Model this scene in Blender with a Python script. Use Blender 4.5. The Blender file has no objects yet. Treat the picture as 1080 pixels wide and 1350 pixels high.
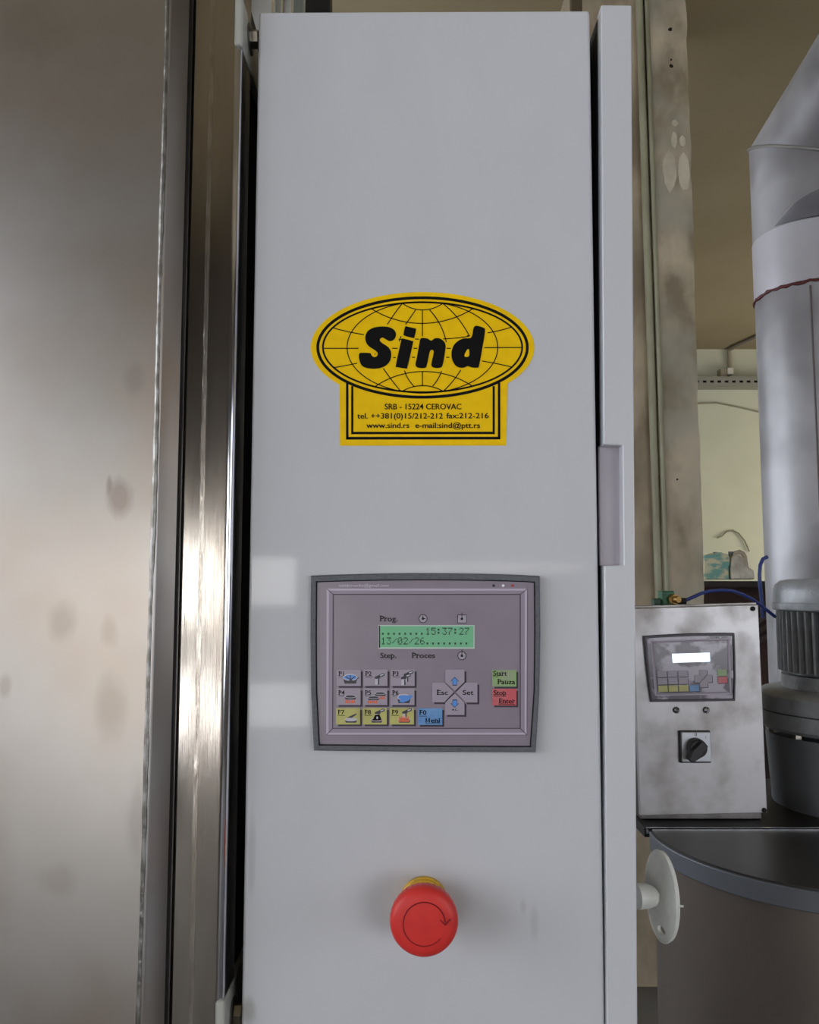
import bpy, bmesh, math, random
from math import sin, cos, pi, radians, atan, tan
from mathutils import Vector, Matrix, Quaternion
random.seed(7)
S = bpy.context.scene
COL = S.collection
# ------------------------------------------------------------------ camera, light, exposure
F = 1080.0                                   # focal length in pixels of the 1080x1350 frame
CAMZ = 1.5
TH = atan(94 / F)                            # the phone is tipped up a little
cd = bpy.data.cameras.new('camera'); cam = bpy.data.objects.new('camera', cd); COL.objects.link(cam)
cd.sensor_fit = 'HORIZONTAL'; cd.sensor_width = 36; cd.lens = F / 1080 * 36; cd.clip_start = .01
cam.location = (0, 0, CAMZ); cam.rotation_euler = (pi / 2 + TH, 0, 0); S.camera = cam
w = bpy.data.worlds.new('world'); S.world = w; w.use_nodes = True
w.node_tree.nodes['Background'].inputs[0].default_value = (.75, .86, 1, 1)
w.node_tree.nodes['Background'].inputs[1].default_value = .6
S.view_settings.view_transform = 'Standard'; S.view_settings.look = 'None'
S.view_settings.gamma = 1; S.view_settings.use_curve_mapping = False
S.view_settings.exposure = 0.1
S.cycles.caustics_reflective = False; S.cycles.caustics_refractive = False
S.cycles.sample_clamp_indirect = 4; S.cycles.max_bounces = 8
WIN_REAR = 12.0      # radiance of the daylit panes in the wall behind the photographer
WIN_SLIT = 6.0
WIN_LEFT = 4.6
FILL_RIGHT = 3.2
FILL_FAR = 6.5
FILL_RR = 5.5

def P(px, py, Y):
    """point of the plane y=Y that the frame pixel (px,py) of the survey photograph shows"""
    u = (px - 540) / F; v = -(py - 675) / F
    d = Vector((u, cos(TH) - v * sin(TH), sin(TH) + v * cos(TH)))
    return Vector((0, 0, CAMZ)) + d * (Y / d.y)

# ------------------------------------------------------------------ materials
def lin(c):
    c /= 255.0
    return c / 12.92 if c <= .04045 else ((c + .055) / 1.055) ** 2.4
def C(r, g, b): return (lin(r), lin(g), lin(b), 1)
MATS = {}
def mat(name, col, rough=.5, metal=0, col2=None, ns=8, stretch=(1, 1, 1), lo=.4, hi=.65, detail=6, bump=0, bs=60,
        bstretch=(1, 1, 1), coat=0, coat_rough=.1, emit=0, rough2=None, aniso=0, spots=None, spec=.5, col3=None, ns3=2):
    if name in MATS: return MATS[name]
    m = bpy.data.materials.new(name); m.use_nodes = True; nt = m.node_tree; N = nt.nodes; L = nt.links
    b = N['Principled BSDF']
    b.inputs['Base Color'].default_value = col; b.inputs['Roughness'].default_value = rough
    b.inputs['Metallic'].default_value = metal; b.inputs['Coat Weight'].default_value = coat
    b.inputs['Coat Roughness'].default_value = coat_rough; b.inputs['Specular IOR Level'].default_value = spec
    if emit:
        b.inputs['Emission Color'].default_value = col; b.inputs['Emission Strength'].default_value = emit
    tc = N.new('ShaderNodeNewGeometry')
    def noise(sc, st, det):
        mp = N.new('ShaderNodeMapping'); mp.inputs['Scale'].default_value = st
        L.new(tc.outputs['Position'], mp.inputs['Vector'])
        n = N.new('ShaderNodeTexNoise'); n.inputs['Scale'].default_value = sc; n.inputs['Detail'].default_value = det
        L.new(mp.outputs[0], n.inputs['Vector']); return n.outputs['Fac']
    def ramp(f, a, b_):
        r = N.new('ShaderNodeMapRange'); r.inputs['From Min'].default_value = a; r.inputs['From Max'].default_value = b_
        L.new(f, r.inputs['Value']); return r.outputs[0]
    def mix(f, a, b_):
        x = N.new('ShaderNodeMix'); x.data_type = 'RGBA'
        L.new(f, x.inputs['Factor'])
        for s, v in ((x.inputs[6], a), (x.inputs[7], b_)):
            if hasattr(v, 'is_linked'): L.new(v, s)
            else: s.default_value = v
        return x.outputs[2]
    out = None
    if col2:
        f = ramp(noise(ns, stretch, detail), lo, hi)
        out = mix(f, col, col2)
        if rough2 is not None:
            r = N.new('ShaderNodeMapRange'); r.inputs['To Min'].default_value = rough; r.inputs['To Max'].default_value = rough2
            L.new(f, r.inputs['Value']); L.new(r.outputs[0], b.inputs['Roughness'])
    if col3:
        f = ramp(noise(ns3, (1, 1, 1), 3), .45, .7)
        out = mix(f, out if out else col, col3)
    for (c, rad, sc_, strength) in (spots or []):
        # stains and the painted bolt shade: a soft-edged blot each, at its own place on the surface
        sub = N.new('ShaderNodeVectorMath'); sub.operation = 'SUBTRACT'; sub.inputs[1].default_value = c
        L.new(tc.outputs['Position'], sub.inputs[0])
        dv = N.new('ShaderNodeVectorMath'); dv.operation = 'DIVIDE'; dv.inputs[1].default_value = (rad[0], 10, rad[1])
        L.new(sub.outputs[0], dv.inputs[0])
        ln = N.new('ShaderNodeVectorMath'); ln.operation = 'LENGTH'; L.new(dv.outputs[0], ln.inputs[0])
        ad = N.new('ShaderNodeMath'); ad.operation = 'ADD'; L.new(ln.outputs['Value'], ad.inputs[0])
        nn = N.new('ShaderNodeMath'); nn.operation = 'MULTIPLY_ADD'; nn.inputs[1].default_value = .9; nn.inputs[2].default_value = -.45
        L.new(noise(90, (1, 1, .6), 4), nn.inputs[0]); L.new(nn.outputs[0], ad.inputs[1])
        r = N.new('ShaderNodeMapRange'); r.inputs['From Min'].default_value = .45; r.inputs['From Max'].default_value = 1.15
        r.inputs['To Min'].default_value = strength; r.inputs['To Max'].default_value = 0
        L.new(ad.outputs[0], r.inputs['Value'])
        out = mix(r.outputs[0], out if out else col, sc_)
    if out: L.new(out, b.inputs['Base Color'])
    if bump:
        bp = N.new('ShaderNodeBump'); bp.inputs['Strength'].default_value = bump; bp.inputs['Distance'].default_value = .001
        L.new(noise(bs, bstretch, 3), bp.inputs['Height']); L.new(bp.outputs[0], b.inputs['Normal'])
    if aniso:
        b.inputs['Anisotropic'].default_value = abs(aniso)
        tg = N.new('ShaderNodeTangent'); tg.direction_type = 'RADIAL'; tg.axis = 'Z' if aniso > 0 else 'X'
        L.new(tg.outputs[0], b.inputs['Tangent'])
    MATS[name] = m; return m

def sp(px, py, rx, ry, Y, col, st): return (tuple(P(px, py, Y)), (rx * Y / F, ry * Y / F), col, st)
steel_left = mat('brushed steel, smudged', C(182, 178, 174), .34, 1, C(164, 159, 153), 5, (1, 1, 1.5), .35, .7, 5, rough2=.36, col3=C(166, 156, 147), ns3=9,
                 spots=[sp(158, 655, 19, 26, .495, C(132, 122, 116), .75), sp(144, 640, 4, 14, .495, C(128, 118, 112), .6),
                        sp(82, 822, 19, 30, .495, C(140, 132, 122), .55), sp(144, 832, 13, 22, .495, C(145, 134, 124), .5),
                        sp(146, 930, 22, 45, .495, C(142, 135, 126), .55), sp(6, 905, 9, 16, .495, C(140, 132, 122), .5),
                        sp(176, 500, 15, 25, .495, C(140, 132, 126), .45), sp(75, 1160, 26, 22, .495, C(150, 140, 130), .35),
                        sp(180, 1080, 14, 60, .495, C(140, 134, 128), .35), sp(40, 40, 60, 50, .495, C(140, 130, 118), .3)])
steel_post = mat('brushed steel, polished post', C(182, 177, 171), .13, 1, C(152, 145, 137), 40, (1, 1, .12), .35, .7, 5, .12, 1800, (1, 1, .01), rough2=.2)
steel_weld = mat('ground weld strip', C(196, 191, 184), .24, 1, C(164, 157, 149), 160, (1, 1, .3), .35, .6, 5, .3, 700, (1, 1, .1))
steel_bright = mat('polished steel', C(220, 220, 224), .10, 1, C(150, 150, 155), 60, (1, 1, .15), .4, .7)
bead_m = mat('weld bead', C(150, 148, 144), .42, 1, C(110, 106, 100), 200, (1, 1, .5), .4, .6, bump=.5, bs=250)
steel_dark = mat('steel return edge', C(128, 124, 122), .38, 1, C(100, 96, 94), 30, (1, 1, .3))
black_m = mat('black rubber', C(16, 15, 16), .75)
paint = mat('light grey enclosure paint', C(200, 201, 205), .45, 0, C(195, 196, 200), 18, (1, 1, .6), .3, .7, 4, .03, 500, spec=.35, coat=.3, coat_rough=.05,
            spots=[sp(328, 1330, 10, 17, .527, C(150, 149, 142), .6), sp(705, 1215, 6, 22, .527, C(165, 166, 170), .35),  # first blot paints the lower bolt's shade into the panel colour
                   sp(690, 1195, 4, 10, .527, C(160, 160, 162), .3), sp(332, 1130, 5, 60, .527, C(172, 173, 175), .5)])
paint_side = mat('light grey rail paint', C(200, 201, 205), .4, 0, coat=.6, coat_rough=.08)
paint_recess = mat('handle recess paint', C(184, 178, 188), .3, 0, C(176, 170, 180), 30, coat=.5, coat_rough=.15)
dark_body = mat('dark grey enclosure body', C(84, 80, 88), .5)
bracket_m = mat('cream grey bracket', C(176, 176, 168), .4, coat=.3)
bolt_m = mat('zinc bolt', C(165, 158, 145), .3, 1)
yellow = mat('sticker yellow', C(246, 200, 6), .45, 0, C(240, 194, 6), 120, spec=.15)
ink = mat('black ink', C(6, 5, 6), .55, spec=.15)
red_m = mat('red plastic', C(212, 54, 48), .42, 0, C(204, 50, 46), 90, spec=.35)
red_dark = mat('red plastic groove', C(128, 22, 26), .5, spec=.3)
yellow_pl = mat('yellow plastic collar', C(214, 170, 40), .4, 0, C(150, 118, 45), 120, lo=.5, hi=.7)
bezel_m = mat('grey bezel plastic', C(94, 96, 102), .5, 0, C(84, 86, 92), 400, bump=.3, bs=1500)
face_m = mat('mauve keypad film', C(140, 129, 141), .3, 0, C(136, 125, 137), 50, coat=.35, coat_rough=.22)
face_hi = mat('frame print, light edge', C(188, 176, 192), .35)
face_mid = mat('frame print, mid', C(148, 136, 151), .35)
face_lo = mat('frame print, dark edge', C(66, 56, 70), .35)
gap_m = mat('dark gap', C(20, 18, 22), .7)
lcd_m = mat('green lcd', C(108, 174, 130), .3, 0, C(112, 168, 140), 25, emit=.12)
lcd_edge = mat('lcd light edge', C(190, 205, 196), .4)
lcd_ink = mat('lcd segment', C(4, 34, 36), .5)
key_g = mat('grey key', C(160, 150, 163), .35)
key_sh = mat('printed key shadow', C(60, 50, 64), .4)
key_y = mat('yellow key', C(190, 186, 108), .35, 0, C(168, 164, 100), 80)
key_b = mat('blue key', C(88, 136, 190), .35, 0, C(108, 152, 200), 80)
key_gr = mat('green key', C(140, 172, 112), .35, 0, C(150, 160, 130), 80)
key_r = mat('red key', C(204, 84, 92), .35, 0, C(190, 104, 110), 80)
w_ink = mat('white print', C(200, 192, 205), .4)
led_w = mat('white lamp lens', C(235, 235, 240), .3); led_r = mat('red lamp lens', C(170, 50, 60), .3); led_k = mat('dark lamp lens', C(60, 52, 66), .3)
blue_i = mat('blue print', C(84, 140, 216), .4); orange_i = mat('orange print', C(222, 106, 66), .4)
dk_i = mat('dark grey print', C(62, 60, 68), .4); lt_i = mat('light print', C(190, 188, 196), .4); maroon_i = mat('maroon print', C(120, 50, 50), .4)
pale_i = mat('pale clock face print', C(168, 158, 172), .4)

# ------------------------------------------------------------------ mesh helpers
W = {}          # world position of every Empty or mesh origin
class G:
    def __init__(s): s.v = []; s.f = []; s.mi = []
    def add(s, vs, fs, mi=0):
        o = len(s.v); s.v += [Vector(p) for p in vs]; s.f += [[i + o for i in f] for f in fs]; s.mi += [mi] * len(fs); return s
    def poly(s, pts, mi=0): return s.add(pts, [list(range(len(pts)))], mi)
    def prism(s, pts, off, mi=0):
        n = len(pts); off = Vector(off); q = [Vector(p) + off for p in pts]
        fs = [list(range(n)), list(range(2 * n - 1, n - 1, -1))] + [[i, (i + 1) % n, n + (i + 1) % n, n + i] for i in range(n)]
        return s.add(list(pts) + q, fs, mi)
    def box(s, a, b, mi=0):
        x0, y0, z0 = a; x1, y1, z1 = b
        return s.prism([(x0, y0, z0), (x1, y0, z0), (x1, y0, z1), (x0, y0, z1)], (0, y1 - y0, 0), mi)
    def lathe(s, o, axis, prof, n=48, mi=0, caps=True, mod=None):
        """prof: list of (distance along axis, radius)"""
        o = Vector(o); a = Vector(axis).normalized()
        e1 = a.orthogonal().normalized() if abs(a.z) < .9 else Vector((1, 0, 0)); e1 = (e1 - a * e1.dot(a)).normalized(); e2 = a.cross(e1)
        vs = []; fs = []
        for k, (h, r) in enumerate(prof):
            for i in range(n):
                t = 2 * pi * i / n; rr = r * (mod(k, i) if mod else 1)
                vs.append(o + a * h + (e1 * cos(t) + e2 * sin(t)) * rr)
        for k in range(len(prof) - 1):
            for i in range(n):
                j = (i + 1) % n; fs.append([k * n + i, k * n + j, (k + 1) * n + j, (k + 1) * n + i])
        if caps:
            fs.append(list(range(n))[::-1]); fs.append([(len(prof) - 1) * n + i for i in range(n)])
        return s.add(vs, fs, mi)
    def tube(s, pts, r, n=10, mi=0, caps=True):
        pts = [Vector(p) for p in pts]; m = len(pts); rs = r if isinstance(r, (list, tuple)) else [r] * m
        t0 = (pts[1] - pts[0]).normalized(); up = t0.orthogonal().normalized(); vs = []; fs = []
        for k in range(m):
            t = (pts[min(k + 1, m - 1)] - pts[max(k - 1, 0)]).normalized()
            up = (up - t * up.dot(t)).normalized(); e2 = t.cross(up)
            for i in range(n):
                a = 2 * pi * i / n; vs.append(pts[k] + (up * cos(a) + e2 * sin(a)) * rs[k])
        for k in range(m - 1):
            for i in range(n):
                j = (i + 1) % n; fs.append([k * n + i, k * n + j, (k + 1) * n + j, (k + 1) * n + i])
        if caps: fs.append(list(range(n))[::-1]); fs.append([(m - 1) * n + i for i in range(n)])
        return s.add(vs, fs, mi)
    def build(s, name, mats, parent=None, at=None, bevel=0, seg=2, smooth=True, fix=True, ang=35):
        if not isinstance(mats, (list, tuple)): mats = [mats]
        base = W[parent.name] if parent else Vector(at if at is not None else (0, 0, 0))
        me = bpy.data.meshes.new(name); me.from_pydata([v - base for v in s.v], [], s.f)
        for m in mats: me.materials.append(m)
        me.polygons.foreach_set('material_index', s.mi)
        if fix:
            bm = bmesh.new(); bm.from_mesh(me); bmesh.ops.recalc_face_normals(bm, faces=bm.faces); bm.to_mesh(me); bm.free()
        if smooth:
            me.polygons.foreach_set('use_smooth', [True] * len(me.polygons)); me.set_sharp_from_angle(angle=radians(ang))
        o = bpy.data.objects.new(name, me); COL.objects.link(o); W[o.name] = base
        if parent: o.parent = parent
        else: o.location = base
        if bevel:
            md = o.modifiers.new('b', 'BEVEL'); md.width = bevel; md.segments = seg; md.limit_method = 'ANGLE'; md.angle_limit = radians(40)
            md.harden_normals = True
        return o
def thing(name, label, cat, loc, group=None):
    o = bpy.data.objects.new(name, None); o.empty_display_size = .02; COL.objects.link(o); o.location = loc; W[o.name] = Vector(loc)
    return tag(o, label, cat, group)
def tag(o, label, cat, group=None):
    o['label'] = label; o['category'] = cat
    if group: o['group'] = group
    return o
def struct(o): o['kind'] = 'structure'; return o
def smoothloop(pts, k=5):
    n = len(pts); out = []
    for i in range(n):
        a, b, c, d = [Vector((*pts[(i + j) % n], 0)) for j in (-1, 0, 1, 2)]
        for q in range(k):
            t = q / k
            p = .5 * ((2 * b) + (c - a) * t + (2 * a - 5 * b + 4 * c - d) * t * t + (3 * b - a - 3 * c + d) * t ** 3)
            out.append((p.x, p.y))
    return out
def arc3(a, b, c, n=24):
    """arc through three 2-D points"""
    (x1, y1), (x2, y2), (x3, y3) = a, b, c
    d = 2 * (x1 * (y2 - y3) + x2 * (y3 - y1) + x3 * (y1 - y2))
    ux = ((x1**2 + y1**2) * (y2 - y3) + (x2**2 + y2**2) * (y3 - y1) + (x3**2 + y3**2) * (y1 - y2)) / d
    uy = ((x1**2 + y1**2) * (x3 - x2) + (x2**2 + y2**2) * (x1 - x3) + (x3**2 + y3**2) * (x2 - x1)) / d
    r = math.hypot(x1 - ux, y1 - uy); t1 = math.atan2(y1 - uy, x1 - ux); t2 = math.atan2(y2 - uy, x2 - ux); t3 = math.atan2(y3 - uy, x3 - ux)
    def un(t, ref, s):
        while s * (t - ref) < 0: t += s * 2 * pi
        return t
    s = 1 if un(t2, t1, 1) < un(t3, t1, 1) else -1
    t3 = un(t3, t1, s)
    return [(ux + r * cos(t1 + (t3 - t1) * i / n), uy + r * sin(t1 + (t3 - t1) * i / n)) for i in range(n + 1)]
def ell(cx, cy, rx, ry, n=72, a0=0, a1=2 * pi, close=True):
    m = n if close else n + 1
    return [(cx + rx * cos(a0 + (a1 - a0) * i / n), cy + ry * sin(a0 + (a1 - a0) * i / n)) for i in range(m)]

class Print:
    """flat print laid on a surface: 2-D drawing coordinates mapped to the surface by pos(x,y,h)"""
    def __init__(s, pos, h): s.pos = pos; s.h = h; s.g = G()
    def fill(s, pts, mi=0, dh=0): s.g.poly([s.pos(x, y, s.h + dh) for x, y in pts], mi); return s
    def rect(s, x0, y0, x1, y1, mi=0, dh=0): return s.fill([(x0, y0), (x1, y0), (x1, y1), (x0, y1)], mi, dh)
    def stroke(s, pts, wd, mi=0, closed=False, dh=0):
        n = len(pts); L = []; R = []
        for i in range(n):
            a = pts[(i - 1) % n] if (closed or i > 0) else pts[i]; b = pts[(i + 1) % n] if (closed or i < n - 1) else pts[i]
            dx, dy = b[0] - a[0], b[1] - a[1]; l = math.hypot(dx, dy) or 1; nx, ny = -dy / l * wd / 2, dx / l * wd / 2
            k = 1.0
            L.append((pts[i][0] + nx * k, pts[i][1] + ny * k)); R.append((pts[i][0] - nx * k, pts[i][1] - ny * k))
        vs = [s.pos(x, y, s.h + dh) for x, y in L + R]
        s.g.add(vs, [[i, (i + 1) % n, n + (i + 1) % n, n + i] for i in range(n if closed else n - 1)], mi); return s
    def text(s, string, x0, x1, base, cap, mi=0, bold=.0, shear=0, serif=False, slope=0, dh=0):
        if bold > .02:
            s.text(string, x0, None if x1 is None else x1 - bold * cap * .7, base, cap, mi, bold * .3, shear, serif, slope, dh)
            s.text(string, x0 + bold * cap * 1.1, None if x1 is None else x1, base, cap, mi, bold * .3, shear, serif, slope, dh + .00002)
            return s
        """string between x0 and x1 (x1=None: natural width), baseline y, cap height"""
        lay = layout(string, bold, serif); tw = lay[1]; k = cap / .73
        kx = k if x1 is None else (x1 - x0) / tw
        for (vs, fs) in lay[0]:
            s.g.add([s.pos(x0 + v[0] * kx + v[1] * k * shear, base - v[1] * k + slope * v[0] * kx, s.h + dh) for v in vs], fs, mi)
        return s
    def build(s, name, mats, parent): return s.g.build(name, mats, parent, smooth=False, fix=False)

_gc = {}
def _raw(t, bold):
    cu = bpy.data.curves.new('t', 'FONT'); cu.body = t; cu.size = 1; cu.offset = bold; cu.resolution_u = 3
    o = bpy.data.objects.new('t', cu); COL.objects.link(o)
    dg = bpy.context.evaluated_depsgraph_get(); dg.update()
    me = bpy.data.meshes.new_from_object(o.evaluated_get(dg))
    vs = [(v.co.x, v.co.y) for v in me.vertices]; fs = [list(p.vertices) for p in me.polygons]
    bpy.data.objects.remove(o); bpy.data.curves.remove(cu); bpy.data.meshes.remove(me)
    return vs, fs
def glyph(c, bold):
    if (c, bold) not in _gc:
        v, f = _raw(c, bold) if c != ' ' else ([], [])
        a = max(x for x, y in _raw('|' + c + '|', 0)[0]) - max(x for x, y in _raw('||', 0)[0])
        _gc[(c, bold)] = (v, f, a)
    return _gc[(c, bold)]
# little slab serifs: (x as share of glyph width, height level) per letter; levels 0 baseline, x x-height, c cap, d descender
SER = {'P': ('l0', 'lc'), 'F': ('l0', 'lc'), 'E': ('l0', 'lc'), 'r': ('l0', 'lx'), 'p': ('ld', 'lx'), 'n': ('l0', 'r0', 'lx'), 'i': ('m0', 'mx'),
       'M': (), 'u': ('r0', 'lx'), '1': ('m0',), '7': (), 't': (), 'z': ()}
def layout(t, bold, serif):
    x = 0; out = []
    for c in t:
        v, f, a = glyph(c, bold)
        if v:
            out.append(([(p[0] + x, p[1]) for p in v], f))
            if serif and c in SER:
                x0 = min(p[0] for p in v); x1 = max(p[0] for p in v)
                for k in SER[c]:
                    cx = {'l': x0 + .05, 'r': x1 - .05, 'm': (x0 + x1) / 2}[k[0]]; y = {'0': 0, 'x': .5, 'c': .68, 'd': -.2}[k[1]]
                    out.append(([(cx + x - .12, y), (cx + x + .12, y), (cx + x + .12, y + .06), (cx + x - .12, y + .06)], [[0, 1, 2, 3]]))
        x += a
    return out, x

# ------------------------------------------------------------------ room shell
XL, XR, YR, YF, ZC = -2.6, 6.0, -5.0, 8.6, 4.0
ceil_m = mat('dingy ceiling plaster', C(146, 132, 104), .9, 0, C(138, 124, 96), 1.2, bump=.2, bs=80)
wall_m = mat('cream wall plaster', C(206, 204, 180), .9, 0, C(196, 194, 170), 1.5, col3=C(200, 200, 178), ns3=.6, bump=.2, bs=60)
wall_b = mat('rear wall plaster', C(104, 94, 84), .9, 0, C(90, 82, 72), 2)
floor_m = mat('concrete floor', C(98, 95, 90), .6, 0, C(84, 80, 76), 2)
frame_m = mat('window frame', C(120, 116, 108), .5)
pane_m = mat('daylit pane', C(255, 250, 244), .4, emit=WIN_REAR)
struct(G().box((XL, YR, -.1), (XR, YF, 0)).build('floor', floor_m))
struct(G().box((XL, YR, ZC), (XR, YF, ZC + .1)).build('ceiling', ceil_m))
struct(G().box((XL, YF, 0), (XR, YF + .1, ZC)).build('wall_far', wall_m))
def wall_with_holes(name, m, axis, c, thick, u0, u1, holes):
    """wall in the plane axis=c, spanning u0..u1 and 0..ZC, holes (a0,a1,z0,z1) sorted or stacked"""
    g = G()
    us = sorted({u0, u1, *[h[0] for h in holes], *[h[1] for h in holes]}); zs = sorted({0, ZC, *[h[2] for h in holes], *[h[3] for h in holes]})
    for a, b in zip(us, us[1:]):
        for z0, z1 in zip(zs, zs[1:]):
            mu, mz = (a + b) / 2, (z0 + z1) / 2
            if any(h[0] < mu < h[1] and h[2] < mz < h[3] for h in holes): continue
            if axis == 'y': g.box((a, c, z0), (b, c + thick, z1))
            else: g.box((c, a, z0), (c + thick, b, z1))
    return struct(g.build(name, m))
WR = [(-2.55, -.81, 1.31, 1.72), (-2.55, -.70, .43, .80), (-.2, 1.3, 1.56, 1.68), (2.0, 5.2, .7, 2.5)]
WL = [(-3.0, -1.5, 1.1, 3.0), (-1.3, .25, 1.1, 3.0), (1.3, 3.0, 1.1, 3.0), (3.3, 5.2, 1.1, 3.0)]
WRt = [(-3.5, -.5, 1.0, 3.0)]
WRf = [(5.0, 8.0, .8, 2.6)]
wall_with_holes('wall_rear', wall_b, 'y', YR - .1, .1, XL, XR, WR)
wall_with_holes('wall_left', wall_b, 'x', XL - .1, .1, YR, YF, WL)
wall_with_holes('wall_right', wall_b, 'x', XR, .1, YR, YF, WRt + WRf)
def unseen_window(n, axis, c, hole, strength, col=(255, 250, 244), nb=2):
    a0, a1, z0, z1 = hole; f = .03; e = .025
    g = G()
    def bx(p, q, r, s_):
        if axis == 'y': g.box((p, c - e, r), (q, c + e, s_))
        else: g.box((c - e, p, r), (c + e, q, s_))
    bx(a0, a1, z0, z0 + f); bx(a0, a1, z1 - f, z1)
    for k in range(nb + 1):
        x = a0 + (a1 - a0 - f) * k / nb; bx(x, x + f, z0 + f, z1 - f)
    fr = struct(g.build('unseen_window_%d' % n, frame_m))
    m = mat('daylit pane %d' % n, C(*col), .4, emit=strength)
    q = G()
    if axis == 'y': q.box((a0 + .01, c - .005, z0 + .01), (a1 - .01, c + .005, z1 - .01))
    else: q.box((c - .005, a0 + .01, z0 + .01), (c + .005, a1 - .01, z1 - .01))
    q.build('pane', m, fr)
unseen_window(1, 'y', YR - .05, WR[0], WIN_REAR, (255, 253, 250), 1)
unseen_window(2, 'y', YR - .05, WR[1], WIN_REAR * .8, (253, 252, 252), 1)
unseen_window(3, 'y', YR - .05, WR[2], WIN_SLIT, (255, 240, 226), 1)
unseen_window(4, 'x', XL - .05, WL[0], WIN_LEFT, (240, 246, 255))
unseen_window(5, 'x', XL - .05, WL[1], WIN_LEFT, (240, 246, 255))
unseen_window(6, 'x', XR + .05, WRt[0], FILL_RIGHT, (236, 242, 255))  # added out of view for more side light from the right
unseen_window(7, 'x', XR + .05, WRf[0], FILL_FAR, (255, 252, 240))  # added out of view to brighten the far wall
unseen_window(9, 'x', XL - .05, WL[2], WIN_LEFT, (240, 246, 255))  # added out of view to light duct and motor from the left
unseen_window(10, 'x', XL - .05, WL[3], WIN_LEFT, (240, 246, 255))  # added out of view, carries that left light further back
unseen_window(8, 'y', YR - .05, WR[3], FILL_RR, (244, 248, 255), 3)  # added behind the camera to brighten the steel box and things around it
# ------------------------------------------------------------------ concrete pillar, conduits, post behind the cabinet
conc = mat('stained concrete', C(196, 180, 154), .85, 0, C(128, 114, 92), 6, (1, 1, .5), .35, .65, 8, .5, 40, col3=C(156, 144, 122), ns3=2.2)
conc2 = mat('patched plaster concrete', C(212, 198, 172), .85, 0, C(146, 133, 110), 5, (1, 1, .6), .4, .6, 8, .6, 50, col3=C(178, 174, 158), ns3=3)
Yp = 3.2
pl = struct(G().box((P(758, 769, Yp).x + .02, Yp, 0), (P(868, 769, Yp).x, Yp + .4, ZC)).build('trim_1', conc))
xa, xb = P(874, 769, Yp - .03).x, P(928, 769, Yp - .03).x
g = G(); prof = []
random.seed(3)
n = 70
vs = []
for k in range(n + 1):
    z = ZC * k / n; j = random.uniform(-.0025, .0025) * (1 if k % 3 else 2)
    vs += [(xa, Yp - .03, z), (xb + j, Yp - .03, z), (xb + j * .5, Yp + .4, z), (xa, Yp + .4, z)]
fs = []
for k in range(n):
    for i in range(4):
        fs.append([k * 4 + i, k * 4 + (i + 1) % 4, (k + 1) * 4 + (i + 1) % 4, (k + 1) * 4 + i])
fs += [[0, 3, 2, 1], [n * 4 + i for i in range(4)]]
struct(g.add(vs, fs).build('trim_2', conc2, bevel=0, ang=50))
# chips and bolt holes in the pillar face
hole_m = mat('chipped hole', C(22, 18, 14), .9)
for (x, y, r) in ((884, 39, 3), (885, 79, 1.6), (885, 87, 3.2), (893, 632, 1.6)):
    q = P(x, y, Yp - .03); rr = r * Yp / F
    struct(G().poly([q + Vector((rr * cos(t) * random.uniform(.6, 1.2), -.001, rr * sin(t) * random.uniform(.7, 1.2))) for t in [i * pi / 5 for i in range(10)]]).build('trim_3', hole_m, fix=False))
for (x, y, r) in ((861, 88, 2), (865, 599, 4), (866, 668, 2)):
    q = P(x, y, Yp); rr = r * Yp / F
    struct(G().poly([q + Vector((rr * cos(t) * random.uniform(.6, 1.2), -.001, rr * sin(t) * random.uniform(.7, 1.2))) for t in [i * pi / 5 for i in range(10)]]).build('trim_4', hole_m, fix=False))
patch_m = mat('pale plaster patch', C(216, 208, 186), .9, 0, C(196, 188, 166), 12)
for (x, y, rx, ry) in ((883, 226, 9, 30), (902, 226, 8, 28), (889, 184, 4, 12), (900, 186, 4, 8), (890, 162, 4, 5)):
    q = P(x, y, Yp - .032); k = Yp / F
    pts = [q + Vector((min(rx * cos(t) * random.uniform(.85, 1.1) * k, xb - .006 - q.x), 0, ry * sin(t) * random.uniform(.9, 1.05) * k)) for t in [i * pi / 10 for i in range(20)]]
    struct(G().prism(pts, (0, .004, 0)).build('trim_5', patch_m))
cond_m = mat('grey green conduit', C(168, 166, 140), .5, 0, C(140, 136, 112), 12, (1, 1, .3))
def conduit(label, px, r, Yc):
    a = P(px[0], px[1], Yc); b = P(px[2], px[3], Yc)
    dirv = (b - a) / (b.z - a.z); top = a + dirv * (ZC - a.z); bot = a + dirv * (0 - a.z)
    t = thing('conduit_pipe', label, 'pipe', (bot.x, bot.y, 0))
    G().tube([bot, (bot + top) / 2, top], r, 12).build('tube', cond_m, t)
    for z in (.6, 1.5 + (769 - 600) / F * Yc, 1.5 + (769 - 165) / F * Yc):
        c = bot + dirv * z
        G().lathe(c - Vector((0, 0, .012)), (0, 0, 1), [(0, r * 1.15), (.014, r * 1.15)], 12).build('clip', cond_m, t)
conduit('thicker grey-green conduit pipe up the pillar, left of the thin one', (843, 0, 866, 700), .015, Yp - .02)
conduit('thin pale conduit pipe up the pillar corner, right of the thicker one', (853, 0, 877, 700), .009, Yp - .04)
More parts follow.
